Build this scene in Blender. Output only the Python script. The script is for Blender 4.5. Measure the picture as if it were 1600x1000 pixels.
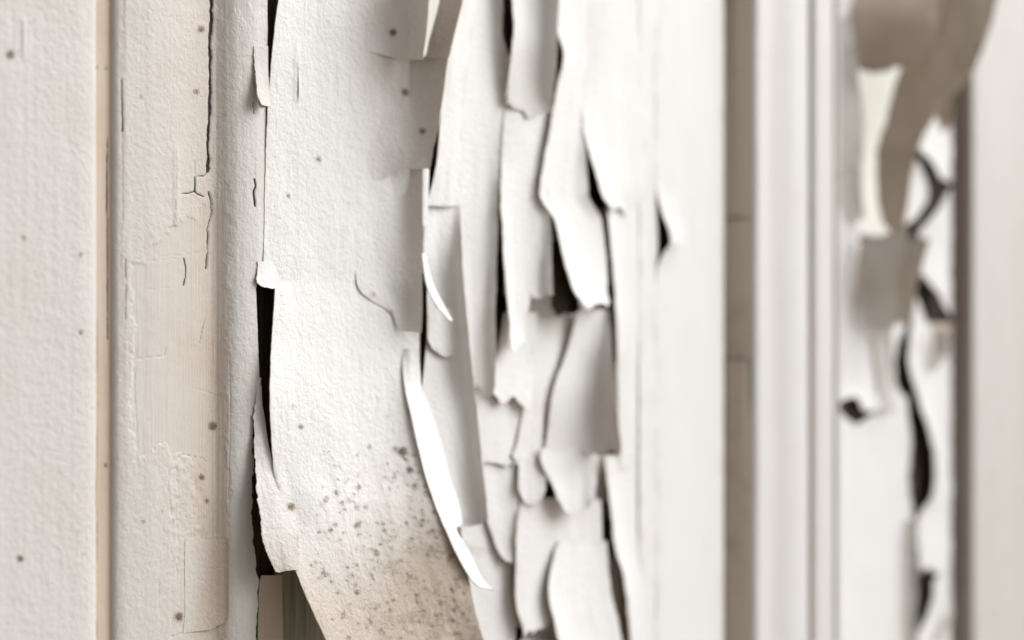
import bpy, math
import numpy as np
from math import radians

S = bpy.context.scene
for o in list(bpy.data.objects):
    bpy.data.objects.remove(o)

# ------------------------------------------------------------------ camera
F_PX = 2600.0            # focal length in photo pixels (1600 wide)
U_VAN = 1800.0           # horizontal vanishing point of the wall, px right of centre
K = 1160.0
DIST = K / math.sqrt(U_VAN**2 + F_PX**2) * 1000.0   # mm from camera to the panel plane
PSI = math.atan2(F_PX, U_VAN)
cam_d = bpy.data.cameras.new('camera')
cam = bpy.data.objects.new('camera', cam_d)
S.collection.objects.link(cam)
cam.location = (0, -DIST / 1000, 0)
cam.rotation_euler = (radians(90), 0, -PSI)
cam_d.sensor_width = 36.0
cam_d.lens = F_PX * 36.0 / 1600.0
cam_d.clip_start = 0.01
cam_d.clip_end = 200.0
cam_d.dof.use_dof = True
cam_d.dof.focus_distance = 0.512
cam_d.dof.aperture_fstop = 6.0
cam_d.dof.aperture_blades = 9
S.camera = cam

# ------------------------------------------------------------------ sky and sun
SUN_EL, SUN_ROT = radians(34), radians(125)
w = bpy.data.worlds.new('World')
S.world = w
w.use_nodes = True
nt = w.node_tree
nt.nodes.clear()
sky = nt.nodes.new('ShaderNodeTexSky')
sky.sky_type = 'NISHITA'
sky.sun_disc = False
sky.sun_elevation = SUN_EL
sky.sun_rotation = SUN_ROT
sky.air_density = 1.0
sky.dust_density = 3.0
sky.ozone_density = 1.0
hs = nt.nodes.new('ShaderNodeHueSaturation')
hs.inputs['Saturation'].default_value = 0.12       # overcast: a pale grey sky
wb = nt.nodes.new('ShaderNodeMix')
wb.data_type = 'RGBA'
wb.blend_type = 'MULTIPLY'
wb.inputs['Factor'].default_value = 1.0
wb.inputs['B'].default_value = (1.0, 0.965, 0.93, 1)
bg = nt.nodes.new('ShaderNodeBackground')
bg.inputs['Strength'].default_value = 0.055
out = nt.nodes.new('ShaderNodeOutputWorld')
nt.links.new(sky.outputs[0], hs.inputs['Color'])
nt.links.new(hs.outputs[0], wb.inputs['A'])
nt.links.new(wb.outputs['Result'], bg.inputs['Color'])
nt.links.new(bg.outputs[0], out.inputs['Surface'])

sun_d = bpy.data.lights.new('sun', 'SUN')
sun_d.energy = 1.5
sun_d.angle = radians(52)
sun_d.color = (0.975, 0.987, 1.0)
sun = bpy.data.objects.new('sun', sun_d)
S.collection.objects.link(sun)
to_sun = np.array([math.sin(SUN_ROT) * math.cos(SUN_EL), math.cos(SUN_ROT) * math.cos(SUN_EL), math.sin(SUN_EL)])
from mathutils import Vector
sun.rotation_euler = Vector(to_sun).to_track_quat('Z', 'Y').to_euler()
sun.location = (1, -2, 2)

S.view_settings.view_transform = 'Standard'
S.view_settings.look = 'None'
S.view_settings.exposure = 1.04
S.view_settings.gamma = 1.0
S.view_settings.use_curve_mapping = False
S.cycles.max_bounces = 8
S.cycles.diffuse_bounces = 5

# ------------------------------------------------------------------ maths helpers
rng = np.random.default_rng(7)
SP, CP = math.sin(PSI), math.cos(PSI)

def W(px, py, h):
    """point that shows at photo pixel (px, py) and stands h mm in front of the panel plane -> metres"""
    u = (np.asarray(px, float) - 800) / F_PX
    v = (500 - np.asarray(py, float)) / F_PX
    dx, dy = SP + u * CP, CP - u * SP
    t = (DIST - np.asarray(h, float)) / dy
    return np.stack([t * dx, -np.asarray(h, float) + 0 * t, t * v], -1) / 1000.0

_tab = rng.random((256, 256))

def vnoise(x, y):
    x = np.asarray(x, float); y = np.asarray(y, float)
    xi = np.floor(x).astype(int); yi = np.floor(y).astype(int)
    fx = x - xi; fy = y - yi
    fx = fx * fx * (3 - 2 * fx); fy = fy * fy * (3 - 2 * fy)
    a = _tab[xi & 255, yi & 255]; b = _tab[(xi + 1) & 255, yi & 255]
    c = _tab[xi & 255, (yi + 1) & 255]; d = _tab[(xi + 1) & 255, (yi + 1) & 255]
    return (a * (1 - fx) + b * fx) * (1 - fy) + (c * (1 - fx) + d * fx) * fy

def fbm(x, y, octv=4, gain=0.5):
    s = 0; a = 1; n = 0
    for k in range(octv):
        s = s + a * vnoise(x * 2**k + 17.3 * k, y * 2**k + 5.1 * k); n += a; a *= gain
    return s / n - 0.5

def pchip(tn, Y, t):
    tn = np.asarray(tn, float); Y = np.asarray(Y, float); t = np.asarray(t, float)
    n = len(tn)
    sh = (-1,) + (1,) * (Y.ndim - 1)
    hh = np.diff(tn).reshape(sh)
    dl = np.diff(Y, axis=0) / hh
    m = np.zeros_like(Y)
    m[0] = dl[0]; m[-1] = dl[-1]
    if n > 2:
        p = dl[:-1] * dl[1:]
        s = dl[:-1] + dl[1:]
        m[1:-1] = np.where(p > 0, 2 * p / np.where(np.abs(s) < 1e-12, 1, s), 0)
    i = np.clip(np.searchsorted(tn, t, side='right') - 1, 0, n - 2)
    ht = hh[i]
    q = ((t - tn[i]).reshape(sh)) / ht
    return (Y[i] * (2*q**3 - 3*q**2 + 1) + m[i] * ht * (q**3 - 2*q**2 + q)
            + Y[i+1] * (3*q**2 - 2*q**3) + m[i+1] * ht * (q**3 - q**2))

def smooth(x, a, b):
    t = np.clip((x - a) / (b - a), 0, 1)
    return t * t * (3 - 2 * t)

def seg_dist(px, py, pts):
    d = np.full(px.shape, 1e9)
    for (x0, y0), (x1, y1) in zip(pts[:-1], pts[1:]):
        vx, vy = x1 - x0, y1 - y0
        t = np.clip(((px - x0) * vx + (py - y0) * vy) / (vx * vx + vy * vy), 0, 1)
        d = np.minimum(d, np.hypot(px - x0 - t * vx, py - y0 - t * vy))
    return d

# ------------------------------------------------------------------ materials
def new_mat(name):
    m = bpy.data.materials.new(name); m.use_nodes = True
    n = m.node_tree.nodes; l = m.node_tree.links
    b = n['Principled BSDF']
    return m, n, l, b

def N(n, typ, **kw):
    x = n.new(typ)
    for k, v in kw.items():
        if k in x.bl_rna.properties: setattr(x, k, v)
        else: x.inputs[k].default_value = v
    return x

def math_n(n, l, op, a, b=None, c=None, clamp=False):
    x = n.new('ShaderNodeMath'); x.operation = op; x.use_clamp = clamp
    for i, v in enumerate((a, b, c)):
        if v is None: continue
        if isinstance(v, (int, float)): x.inputs[i].default_value = v
        else: l.new(v, x.inputs[i])
    return x.outputs[0]

def mixc(n, l, fac, a, b):
    x = n.new('ShaderNodeMix'); x.data_type = 'RGBA'
    for sock, v in ((x.inputs['Factor'], fac), (x.inputs['A'], a), (x.inputs['B'], b)):
        if isinstance(v, (int, float)): sock.default_value = v
        elif isinstance(v, tuple): sock.default_value = v + (1,)
        else: l.new(v, sock)
    return x.outputs['Result']

def coords(n, l, sx=1, sy=1, sz=1):
    tc = n.new('ShaderNodeTexCoord'); mp = n.new('ShaderNodeMapping')
    mp.inputs['Scale'].default_value = (sx, sy, sz)
    l.new(tc.outputs['Object'], mp.inputs['Vector'])
    return mp.outputs[0]

def noise(n, l, vec, scale, detail=3, rough=0.5, dist=0.0):
    x = n.new('ShaderNodeTexNoise')
    x.inputs['Scale'].default_value = scale; x.inputs['Detail'].default_value = detail
    x.inputs['Roughness'].default_value = rough; x.inputs['Distortion'].default_value = dist
    l.new(vec, x.inputs['Vector'])
    return x.outputs['Fac']

def sstep(n, l, v, a, b):
    x = n.new('ShaderNodeMapRange'); x.interpolation_type = 'SMOOTHSTEP'
    x.inputs['From Min'].default_value = a; x.inputs['From Max'].default_value = b
    l.new(v, x.inputs['Value'])
    return x.outputs[0]

def attr(n, name):
    x = n.new('ShaderNodeAttribute'); x.attribute_name = name
    return x.outputs['Fac']

def paint(name, base=(0.83, 0.83, 0.826), beige=(0.485, 0.405, 0.335), tint=0.05, bump=1.0):
    m, n, l, b = new_mat(name)
    co = coords(n, l); st = coords(n, l, 1, 1, 0.035)
    dirt_shade, mould, sm, gap = attr(n, 'dirt_shade'), attr(n, 'mould'), attr(n, 'smooth'), attr(n, 'gap')
    big = noise(n, l, co, 45, 4, 0.6)
    stain = sstep(n, l, big, 0.45, 0.75)
    fine = noise(n, l, co, 1100, 3, 0.6)
    grime_shade = math_n(n, l, 'MULTIPLY_ADD', stain, tint, dirt_shade, clamp=True)
    grime_shade = math_n(n, l, 'MULTIPLY', grime_shade, math_n(n, l, 'MULTIPLY_ADD', fine, 0.9, 0.55), clamp=True)
    col = mixc(n, l, grime_shade, base, beige)  # beige mix
    # mould: dark ragged specks wherever the mould attribute is high
    n1 = noise(n, l, co, 2800, 4, 0.78, 1.0)
    sp = math_n(n, l, 'ADD', n1, math_n(n, l, 'MULTIPLY', mould, 0.40))
    speck = sstep(n, l, sp, 0.715, 0.775)
    halo = math_n(n, l, 'MULTIPLY', mould, 0.10)
    col = mixc(n, l, halo, col, (0.40, 0.31, 0.20))
    col = mixc(n, l, math_n(n, l, 'MULTIPLY', speck, 0.92), col, (0.115, 0.066, 0.030))
    # tiny pin specks everywhere
    pin = noise(n, l, co, 620, 2, 0.5)
    pk = sstep(n, l, pin, 0.80, 0.86)
    col = mixc(n, l, math_n(n, l, 'MULTIPLY', pk, 0.55), col, (0.30, 0.23, 0.15))
    col = mixc(n, l, sstep(n, l, gap, 0.12, 0.62), col, (0.016, 0.011, 0.007))
    l.new(col, b.inputs['Base Color'])
    b.inputs['Roughness'].default_value = 0.52
    b.inputs['Specular IOR Level'].default_value = 0.30
    # relief: rippled film plus brush streaks where it is smooth
    r1 = noise(n, l, co, 560, 3, 0.55, 0.5)
    r2 = noise(n, l, co, 1500, 2, 0.5)
    s1 = noise(n, l, st, 1500, 3, 0.6)
    s2 = noise(n, l, st, 420, 2, 0.5)
    rough = math_n(n, l, 'MULTIPLY_ADD', r2, 0.14, r1)
    inv = math_n(n, l, 'SUBTRACT', 1.0, math_n(n, l, 'MULTIPLY', sm, 0.82))
    hgt = math_n(n, l, 'MULTIPLY', rough, inv)
    hgt = math_n(n, l, 'MULTIPLY_ADD', s2, 0.20, hgt)
    stw = math_n(n, l, 'MULTIPLY_ADD', sm, 0.34, 0.16)
    hgt = math_n(n, l, 'ADD', hgt, math_n(n, l, 'MULTIPLY', s1, stw))
    bp = n.new('ShaderNodeBump')
    bp.inputs['Strength'].default_value = bump
    bp.inputs['Distance'].default_value = 0.00034
    l.new(hgt, bp.inputs['Height'])
    l.new(bp.outputs[0], b.inputs['Normal'])
    return m

def simple(name, c1, c2, scale=60, stretch=0.06, rough=0.7, bump=0.4, dist=0.0005):
    m, n, l, b = new_mat(name)
    st = coords(n, l, 1, 1, stretch)
    a = noise(n, l, st, scale * 8, 5, 0.65)
    f = sstep(n, l, a, 0.32, 0.68)
    l.new(mixc(n, l, f, c1, c2), b.inputs['Base Color'])
    b.inputs['Roughness'].default_value = rough
    b.inputs['Specular IOR Level'].default_value = 0.25
    bp = n.new('ShaderNodeBump'); bp.inputs['Strength'].default_value = bump
    bp.inputs['Distance'].default_value = dist
    l.new(a, bp.inputs['Height']); l.new(bp.outputs[0], b.inputs['Normal'])
    return m

M_PAINT = paint('white_paint')
M_OLD = paint('old_board_paint', base=(0.635, 0.622, 0.60), tint=0.18, bump=.8)
M_MID = paint('far_moulding_paint', base=(0.76, 0.755, 0.745), tint=0.08)
M_BACK = simple('paint_underside', (0.42, 0.34, 0.26), (0.56, 0.47, 0.37), 30, 0.3, 0.7, 0.3)
M_RIM = simple('paint_broken_edge', (0.60, 0.52, 0.40), (0.72, 0.64, 0.52), 120, 1.0, 0.7, 0.2)
M_BEIGE = paint('undercoat_groove_shade', base=(0.635, 0.535, 0.44), beige=(0.48, 0.36, 0.26), tint=0.25, bump=0.5)  # beige underlayer; on the groove it paints the shade and bounce
M_TAUPE_SHADE = paint('shaded_taupe_paint', base=(0.58, 0.50, 0.42), beige=(0.40, 0.31, 0.23), tint=0.2, bump=0.6)  # shade of flakes turned from the sun, put into the base colour
M_SAGE = simple('pale_green_old_paint', (0.74, 0.755, 0.70), (0.80, 0.81, 0.765), 20, 0.2, 0.6, 0.3)
M_WOOD = simple('weathered_wood', (0.030, 0.021, 0.014), (0.085, 0.062, 0.042), 70, 0.03, 0.8, 0.8, 0.0012)
M_GREYW = simple('grey_green_wood', (0.20, 0.19, 0.145), (0.34, 0.32, 0.25), 60, 0.04, 0.75, 0.6, 0.0008)
M_GROUND = simple('bounce_ground', (0.22, 0.18, 0.14), (0.34, 0.29, 0.23), 4, 1.0, 0.9, 0.3, 0.002)

# ------------------------------------------------------------------ mesh builder
def grid_mesh(name, P, mats, thick=None, attrs=None, skirt_y=None, hole=None):
    """P: (nv, nu, 3) metres. thick: mm of a closed film. skirt_y: closes the sides back to that y (metres)."""
    nv, nu, _ = P.shape
    V = P.reshape(-1, 3)
    idx = np.arange(nv * nu).reshape(nv, nu)
    q = np.stack([idx[:-1, :-1], idx[1:, :-1], idx[1:, 1:], idx[:-1, 1:]], -1).reshape(-1, 4)
    # orient towards -y (the viewer side)
    a = V[q[:, 1]] - V[q[:, 0]]; b = V[q[:, 3]] - V[q[:, 0]]
    nn = np.cross(a, b).sum(0)
    if nn[1] > 0: q = q[:, ::-1]
    if hole is not None:
        hq = hole[:-1, :-1] & hole[1:, 1:]
        q = q[~hq.reshape(-1)]
    ring = np.concatenate([idx[0, :], idx[1:, -1], idx[-1, -2::-1], idx[-2:0:-1, 0]])
    faces = [q]; mi = [np.zeros(len(q), int)]; sm = [np.ones(len(q), bool)]
    verts = [V]
    nb = len(V)
    if thick is not None:
        du = np.gradient(P, axis=1); dv = np.gradient(P, axis=0)
        nr = np.cross(du, dv); nr /= np.maximum(np.linalg.norm(nr, axis=-1, keepdims=True), 1e-12)
        if nr[..., 1].sum() > 0: nr = -nr
        B = (P - nr * thick / 1000.0).reshape(-1, 3)
        verts.append(B)
        faces.append(q[:, ::-1] + nb); mi.append(np.full(len(q), 1)); sm.append(np.ones(len(q), bool))
        # rim with own vertices so that the edge stays sharp
        r0 = np.arange(len(ring)) + 2 * nb; r1 = r0 + len(ring)
        verts += [V[ring], B[ring]]
        rq = np.stack([r0, np.roll(r0, -1), np.roll(r1, -1), r1], -1)
        faces.append(rq); mi.append(np.full(len(rq), 2)); sm.append(np.zeros(len(rq), bool))
        ext = [nb, len(ring) * 2]
    elif skirt_y is not None:
        r0 = np.arange(len(ring)) + nb; r1 = r0 + len(ring)
        B = V[ring].copy(); B[:, 1] = skirt_y
        verts += [V[ring], B]
        rq = np.stack([r0, np.roll(r0, -1), np.roll(r1, -1), r1], -1)
        faces.append(rq); mi.append(np.full(len(rq), len(mats) - 1)); sm.append(np.zeros(len(rq), bool))
    VV = np.concatenate(verts); FF = np.concatenate(faces); MI = np.concatenate(mi); SM = np.concatenate(sm)
    me = bpy.data.meshes.new(name)
    me.vertices.add(len(VV)); me.vertices.foreach_set('co', VV.astype(np.float32).ravel())
    me.loops.add(FF.size); me.loops.foreach_set('vertex_index', FF.astype(np.int32).ravel())
    me.polygons.add(len(FF))
    me.polygons.foreach_set('loop_start', (np.arange(len(FF)) * 4).astype(np.int32))
    me.polygons.foreach_set('material_index', MI.astype(np.int32))
    me.polygons.foreach_set('use_smooth', SM)
    for m in mats: me.materials.append(m)
    me.update(calc_edges=True)
    for k, v in (attrs or {}).items():
        at = me.attributes.new(k, 'FLOAT', 'POINT')
        full = np.zeros(len(VV), np.float32); full[:nb] = v.reshape(-1)
        at.data.foreach_set('value', full)
    return me

def link(name, me, parent=None, origin=None):
    o = bpy.data.objects.new(name, me)
    S.collection.objects.link(o)
    if origin is not None:
        co = np.empty(len(me.vertices) * 3, np.float32); me.vertices.foreach_get('co', co)
        co = co.reshape(-1, 3) - np.asarray(origin, np.float32)
        me.vertices.foreach_set('co', co.ravel()); me.update()
        o.location = origin
    if parent is not None: o.parent = parent
    return o

# stains that have a place on the wall (photo pixel, radius, strength)
SPOTS = [(16, 85, 9, 1.0), (37, 372, 6, .8), (126, 397, 6, .75), (126, 519, 7, .7), (32, 873, 7, 1.0), (133, 866, 5, .6),
         (111, 19, 4, .6), (49, 35, 4, .6), (152, 106, 5, .6), (77, 160, 3, .5), (65, 429, 4, .5), (22, 938, 4, .5),
         (333, 666, 9, 1.0), (315, 746, 7, .9), (324, 783, 6, .8), (279, 964, 9, 1.0), (314, 46, 8, .9), (307, 143, 7, .8),
         (221, 151, 5, .7), (224, 815, 5, .7), (166, 106, 6, .6), (165, 727, 5, .8), (252, 798, 4, .6), (350, 180, 4, .6), (236, 370, 6, .5),
         (614, 51, 8, 1.0), (633, 144, 8, .9), (660, 205, 7, .9), (498, 249, 7, .8), (450, 306, 6, .7), (583, 460, 6, .7), (612, 487, 5, .7),
         (434, 500, 4, .5), (457, 635, 5, .6), (470, 667, 6, .8), (496, 635, 4, .6), (524, 728, 4, .7), (455, 792, 9, .9), (437, 760, 4, .6),
         (577, 698, 6, .7), (629, 706, 10, 1.0), (560, 742, 5, .6), (606, 650, 6, .5), (640, 735, 8, .9), (648, 760, 8, .8),
         (440, 462, 3, .6), (496, 805, 5, .6)]
rs = np.random.default_rng(21)
for _ in range(560):
    y = 700 + 320 * rs.random() ** 0.75
    xl = 470 + (y - 850) * 0.35 if y > 850 else 480
    xr = 640 + (y - 690) * 0.36
    x = xl + (xr - xl) * (1 - rs.random() ** 1.35)
    if x < 500 and y < 830: continue
    SPOTS.append((x, y, 2.2 + 5 * rs.random() ** 2.0, 0.45 + 0.40 * rs.random()))

def mould_field(px, py):
    m = np.zeros(px.shape)
    for x, y, r, s in SPOTS:
        if x < px.min() - 20 or x > px.max() + 20: continue
        d2 = ((px - x) ** 2 + (py - y) ** 2) / (r * r)
        m = np.maximum(m, s * np.exp(-0.9 * d2))
    reg = smooth(py, 690, 860) * smooth(px - (py - 700) * .1, 470, 600) * smooth(px, 800, 740)
    m = np.maximum(m, .50 * reg * smooth(fbm(px / 22, py / 22, 4), -.14, .2))
    return m

def densify(rows, res):
    """rows of control triples (px, py, h) -> dense (nv, nu, 3) grid of (px, py, h)"""
    nmax = max(len(q) for q in rows)
    C = np.array([q if len(q) == nmax else pchip(np.linspace(0, 1, len(q)), np.array(q, float), np.linspace(0, 1, nmax)) for q in rows], float)
    nr, nc, _ = C.shape
    dv = np.hypot(*(np.diff(C[..., :2], axis=0).mean(1).T)) if nr > 1 else [1]
    tv = np.concatenate([[0], np.cumsum(np.maximum(dv, 1e-3))])
    du = np.hypot(*(np.diff(C[..., :2], axis=1).mean(0).T))
    tu = np.concatenate([[0], np.cumsum(np.maximum(du, 1e-3))])
    nv = max(4, int(tv[-1] / res) + 1); nu = max(4, int(tu[-1] / res) + 1)
    sv = np.linspace(0, tv[-1], nv); su = np.linspace(0, tu[-1], nu)
    G = pchip(tv, C, sv)
    G = pchip(tu, G.transpose(1, 0, 2), su).transpose(1, 0, 2)
    return G

def add_rag(G, L=0, R=0, T=0, B=0, freq=0.09, seed=0.0, step=0):
    nv, nu, _ = G.shape
    py = G[:, :, 1]; px = G[:, :, 0]
    u = np.linspace(0, 1, nu)[None, :]; v = np.linspace(0, 1, nv)[:, None]
    def nz(t, k): return 2.2 * fbm(t * freq + seed + 31 * k, np.full(t.shape, 3.7 * k + seed), 5, 0.62)
    wide = np.maximum(px[:, -1] - px[:, 0], 1)[:, None]
    hl = np.clip(1 - u * wide / 14, 0, 1); hr = np.clip(1 - (1 - u) * wide / 14, 0, 1)
    tall = max(py[-1].mean() - py[0].mean(), 1)
    ht = np.clip(1 - v * tall / 14, 0, 1); hb = np.clip(1 - (1 - v) * tall / 14, 0, 1)
    if step:
        def st(t, k):
            q = 2.6 * fbm(t * .028 + seed * 1.7 + 11 * k, np.full(t.shape, 1.3 * k + seed), 3, .6) * 2.2
            return np.floor(q) + smooth(q - np.floor(q), .62, .95)
        G[:, :, 0] += step * .35 * (st(py[:, :1], 5) * hl + st(py[:, -1:], 6) * hr)
        G[:, :, 1] += 3.4 * step * (st(px[-1:, :] * 1.6, 7) * hb)
    G[:, :, 0] += L * nz(py[:, :1], 1) * hl + R * nz(py[:, -1:], 2) * hr
    G[:, :, 1] += T * nz(px[:1, :], 3) * ht + B * nz(px[-1:, :], 4) * hb
    return G

def r(py, *pts):
    return [(p, py, h) for p, h in pts]

def in_polys(px, py, polys):
    out = np.zeros(px.shape, bool)
    px = px + 3 * fbm(px / 9, py / 22, 3); py = py + 5 * fbm(px / 12 + 7, py / 20, 3)
    for poly in polys:
        c = np.zeros(px.shape, bool)
        for (x0, y0), (x1, y1) in zip(poly, poly[1:] + poly[:1]):
            if y0 == y1: continue
            c ^= ((y0 > py) != (y1 > py)) & (px < (x1 - x0) * (py - y0) / (y1 - y0) + x0)
        out |= c
    return out

flake_no = [0]
def flake(rows, label, group, res=6, thick=0.4, rag=(1, 1, 1, 1), wob=0.25, fold=None, dh=None, mat=None, dirt_shade=None, back=None, freq=0.09, attrfn=None, holes=None, name='paint_flake', cat='paint flake'):
    flake_no[0] += 1
    k = flake_no[0]
    G = densify(rows, res)
    G = add_rag(G, *rag, freq=freq, seed=k * 13.7, step=(1.9 if res in (5, 6) and max(rag) > 0 and G[..., 1].min() > -900 else 0))
    px, py, h = G[..., 0], G[..., 1], G[..., 2]
    h = h + wob * 2 * fbm(px / 46 + k * 3.1, py / 90 + k, 4)
    fold = (0.42 if res >= 4 else 0.12) if fold is None else fold
    rel = px - px.mean(1, keepdims=True)
    h = h + fold * (1 - np.abs(2.4 * fbm(rel / 15 + k * 7.7, py / 300 + k, 3))) + fold * .8 * fbm(rel / 34 + k, py / 120, 3)
    if dh: h = h + dh(px, py)
    G = np.stack([px, py, h], -1)
    P = W(px, py, h)
    at = {'mould': mould_field(px, py)}
    e = np.minimum(np.minimum(px - px[:, :1], px[:, -1:] - px), np.minimum(np.abs(py - py[:1]), np.abs(py[-1:] - py)))
    at['dirt_shade'] = np.clip((dirt_shade(px, py) if dirt_shade else 0) + (.34 if res >= 4 else .16) * np.exp(-e / 4.5) * smooth(fbm(px / 9 + k, py / 26, 4), -.12, .16), 0, 1)
    if attrfn: at.update(attrfn(px, py))
    me = grid_mesh(name, P, [mat or M_PAINT, back or M_BACK, M_RIM], thick=thick, attrs=at, hole=in_polys(px, py, holes) if holes else None)
    c = P.reshape(-1, 3).mean(0)
    o = link(name, me, None, c)
    o['label'] = label; o['category'] = cat; o['group'] = group
    return o

# ================================================================== THE WALL
wall = bpy.data.objects.new('panelled_wall', None)
S.collection.objects.link(wall)
wall.location = W(410, 500, 0) * np.array([1, 1, 0])
wall['label'] = 'old white panelled timber wall with mouldings that all the paint flakes peel from'
wall['category'] = 'wall'
wall['kind'] = 'thing'

def put(name, me, parent, label=None):
    """link a part whose mesh is in world coordinates under a thing"""
    o = bpy.data.objects.new(name, me)
    S.collection.objects.link(o)
    o.parent = parent
    p = parent
    off = np.zeros(3)
    while p is not None:
        off += np.array(p.location); p = p.parent
    o.location = -off
    if label: o['label'] = label
    return o

def rows_y(py_dense, extra):
    return np.concatenate([np.linspace(-extra, -60, 12)[:-1], py_dense, np.linspace(1060, 1000 + extra, 12)[1:]])

def strip(name, knots, res_u, res_v, mats, label=None, disp=None, attrfn=None, pr=None, pl=None, skirt=0.004, linear=False, parent=None, top=0.9, ragr=0):
    """a vertical timber strip: profile knots (px, h); pl/pr: functions py -> px of its edges"""
    kp = np.array([k[0] for k in knots], float); kh = np.array([k[1] for k in knots], float)
    Zm = K / (U_VAN - (kp.mean() - 800))
    ext = max(300, top * F_PX / Zm - 500)
    py = rows_y(np.arange(-60, 1061, res_v), ext)
    n = int((kp[-1] - kp[0]) / res_u) + 1
    if linear:
        s = np.unique(np.concatenate([np.linspace(0, 1, n), (kp - kp[0]) / (kp[-1] - kp[0])]))
    else:
        s = np.linspace(0, 1, max(n, 4))
    l = np.full(len(py), kp[0]) if pl is None else pl(py)
    rr = np.full(len(py), kp[-1]) if pr is None else pr(py)
    PX = l[:, None] + (rr - l)[:, None] * s[None, :]
    PY = np.repeat(py[:, None], len(s), 1)
    if linear: H = np.interp(PX, kp, kh)
    else: H = pchip(kp, kh, np.clip(PX, kp[0], kp[-1]).ravel()).reshape(PX.shape)
    at = attrfn(PX, PY) if attrfn else {}
    H0 = H.copy()
    if disp: H = H + disp(PX, PY)
    P = W(PX, PY, H0)
    P[..., 1] = -H / 1000.0
    if 'mould' not in at: at['mould'] = mould_field(PX, PY)
    me = grid_mesh(name, P, mats, attrs=at, skirt_y=skirt)
    return put(name, me, parent or wall, label)

# cracks and dents in the in-focus timber: (points, width px, depth mm, darkness)
CRACKS = [([(190, 125), (191, 165), (191.5, 205)], 1.3, .5, 1.0), ([(191, 205), (191, 345)], 0.9, .25, .35), ([(196, 405), (197, 440), (196, 500)], 1.0, .3, .7),
          ([(194, 0), (193, 22)], .8, .2, .5),
          ([(167.5, 215), (167, 320), (168, 400), (167.5, 470), (168, 530)], 1.0, .4, .85), ([(151, 500), (152, 640), (150, 760), (152, 900), (151, 1000)], .8, .3, .6),
          ([(139, 640), (151, 639)], .7, .2, .5),
          ([(275, 235), (274.5, 300), (271, 355)], .8, .25, .45), ([(262, 355), (271, 355)], .7, .2, .6), ([(266, 150), (265, 220)], .7, .2, .3),
          ([(281, 303), (295, 302), (304, 299), (308, 303), (318, 307)], 1.0, .4, .9), ([(305, 299), (305, 276)], 1.2, .4, 1.0), ([(305, 276), (305, 250)], .8, .25, .5),
          ([(305, 276), (318, 275), (322, 272), (328, 263)], 1.0, .4, .85),
          ([(288, 404), (291, 418), (290, 432), (287, 446)], 1.1, .4, .9), ([(321, 498), (317, 512), (315, 525), (312, 537)], 1.0, .35, .6),
          ([(208, 560), (216, 700)], .7, .2, .45), ([(213, 545), (210, 630)], .7, .2, .45), ([(205, 562), (258, 556)], .8, .25, .4), ([(258, 556), (259, 545)], .8, .25, .5),
          ([(238, 402), (290, 398), (326, 393)], .7, .15, .3), ([(233, 408), (275, 404)], .7, .15, .3), ([(230, 452), (272, 449)], .7, .15, .3),
          ([(225, 655), (231, 655), (233, 660)], .7, .2, .5), ([(298, 606), (318, 611), (342, 619)], .7, .2, .35),
          ([(276, 718), (283, 710), (303, 713), (318, 716), (326, 727)], .8, .25, .55), ([(264, 735), (262, 760), (266, 790), (270, 820)], .8, .25, .4),
          ([(275, 730), (278, 765), (274, 800), (279, 850), (276, 905)], .7, .25, .35), ([(301, 790), (304, 850), (300, 880), (303, 905)], .7, .25, .4),
          ([(248, 905), (249, 960)], .8, .25, .45), ([(268, 995), (290, 988), (320, 986), (340, 980)], .9, .3, .6),
          ([(398, 248), (397, 280)], .7, .3, .5), ([(398.5, 280), (400, 291), (396.5, 300), (398, 311), (399, 322)], 1.6, .6, 1.0),
          ([(358.5, 560), (361, 640), (358, 740), (358.5, 838)], .8, .3, .5), ([(396, 160), (397, 178)], 1.0, .4, .7)]
EDGE_A = [(331, -60), (330.5, 30), (328, 75), (329.5, 118), (327, 200), (325, 226), (327, 250), (325, 268)]
EDGE_B = [(326, 300), (330, 315), (330, 335), (325, 352), (325, 395), (323, 420)]

def jitter(px, py, a=1.6):
    return a * 2 * fbm(px / 40 + 2, py / 9.0, 4, .6)

def crack_maps(px, py):
    dep = np.zeros(px.shape); dark = np.zeros(px.shape)
    for pts, wd, dp, dk in CRACKS:
        wd = wd * 1.1 if dk >= .8 else wd
        xs = [p[0] for p in pts]
        if min(xs) - 15 > px.max() or max(xs) + 15 < px.min(): continue
        d = seg_dist(px + jitter(px, py, .9), py, pts)
        g = np.exp(-(d / (wd * (.45 + .75 * vnoise(px / 13 + 5, py / 13)))) ** 2)
        dep = np.maximum(dep, .7 * dp * g); dark = np.maximum(dark, dk * (g if dk > .65 else g * .7))
    for pts, wd, dk in ((EDGE_A, 2.0, 1.0), (EDGE_B, 1.0, .7)):
        d = seg_dist(px + jitter(px, py, 2.0), py, pts)
        thin = 0.65 + 0.7 * vnoise(px * 0 + 3, py / 17)
        g = np.exp(-(d / (wd * thin)) ** 2)
        dep = np.maximum(dep, .6 * g); dark = np.maximum(dark, dk * g)
    return dep, dark

def bare(px, py):
    """where the cove has lost its rippled top coat (1) down to the brushed undercoat"""
    nx = px + 16 * fbm(px / 25, py / 22, 5, .6) * 2; ny = py + 46 * fbm(px / 16 + 9, py / 30, 5, .6) * 2
    a = smooth(nx, 203, 208) * smooth(nx, 362, 352) * smooth(ny, 400 - (nx - 205) * .75, 412 - (nx - 205) * .75) * smooth(ny, 712, 704)
    b = smooth(nx, 300, 310) * smooth(ny, 690, 700) * smooth(nx, 360, 356) * smooth(ny, 850, 842)
    c = smooth(nx, 292, 312) * smooth(ny, 30, 20) * 0.7
    return np.clip(np.maximum(np.maximum(a, b), c), 0, 1)

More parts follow.
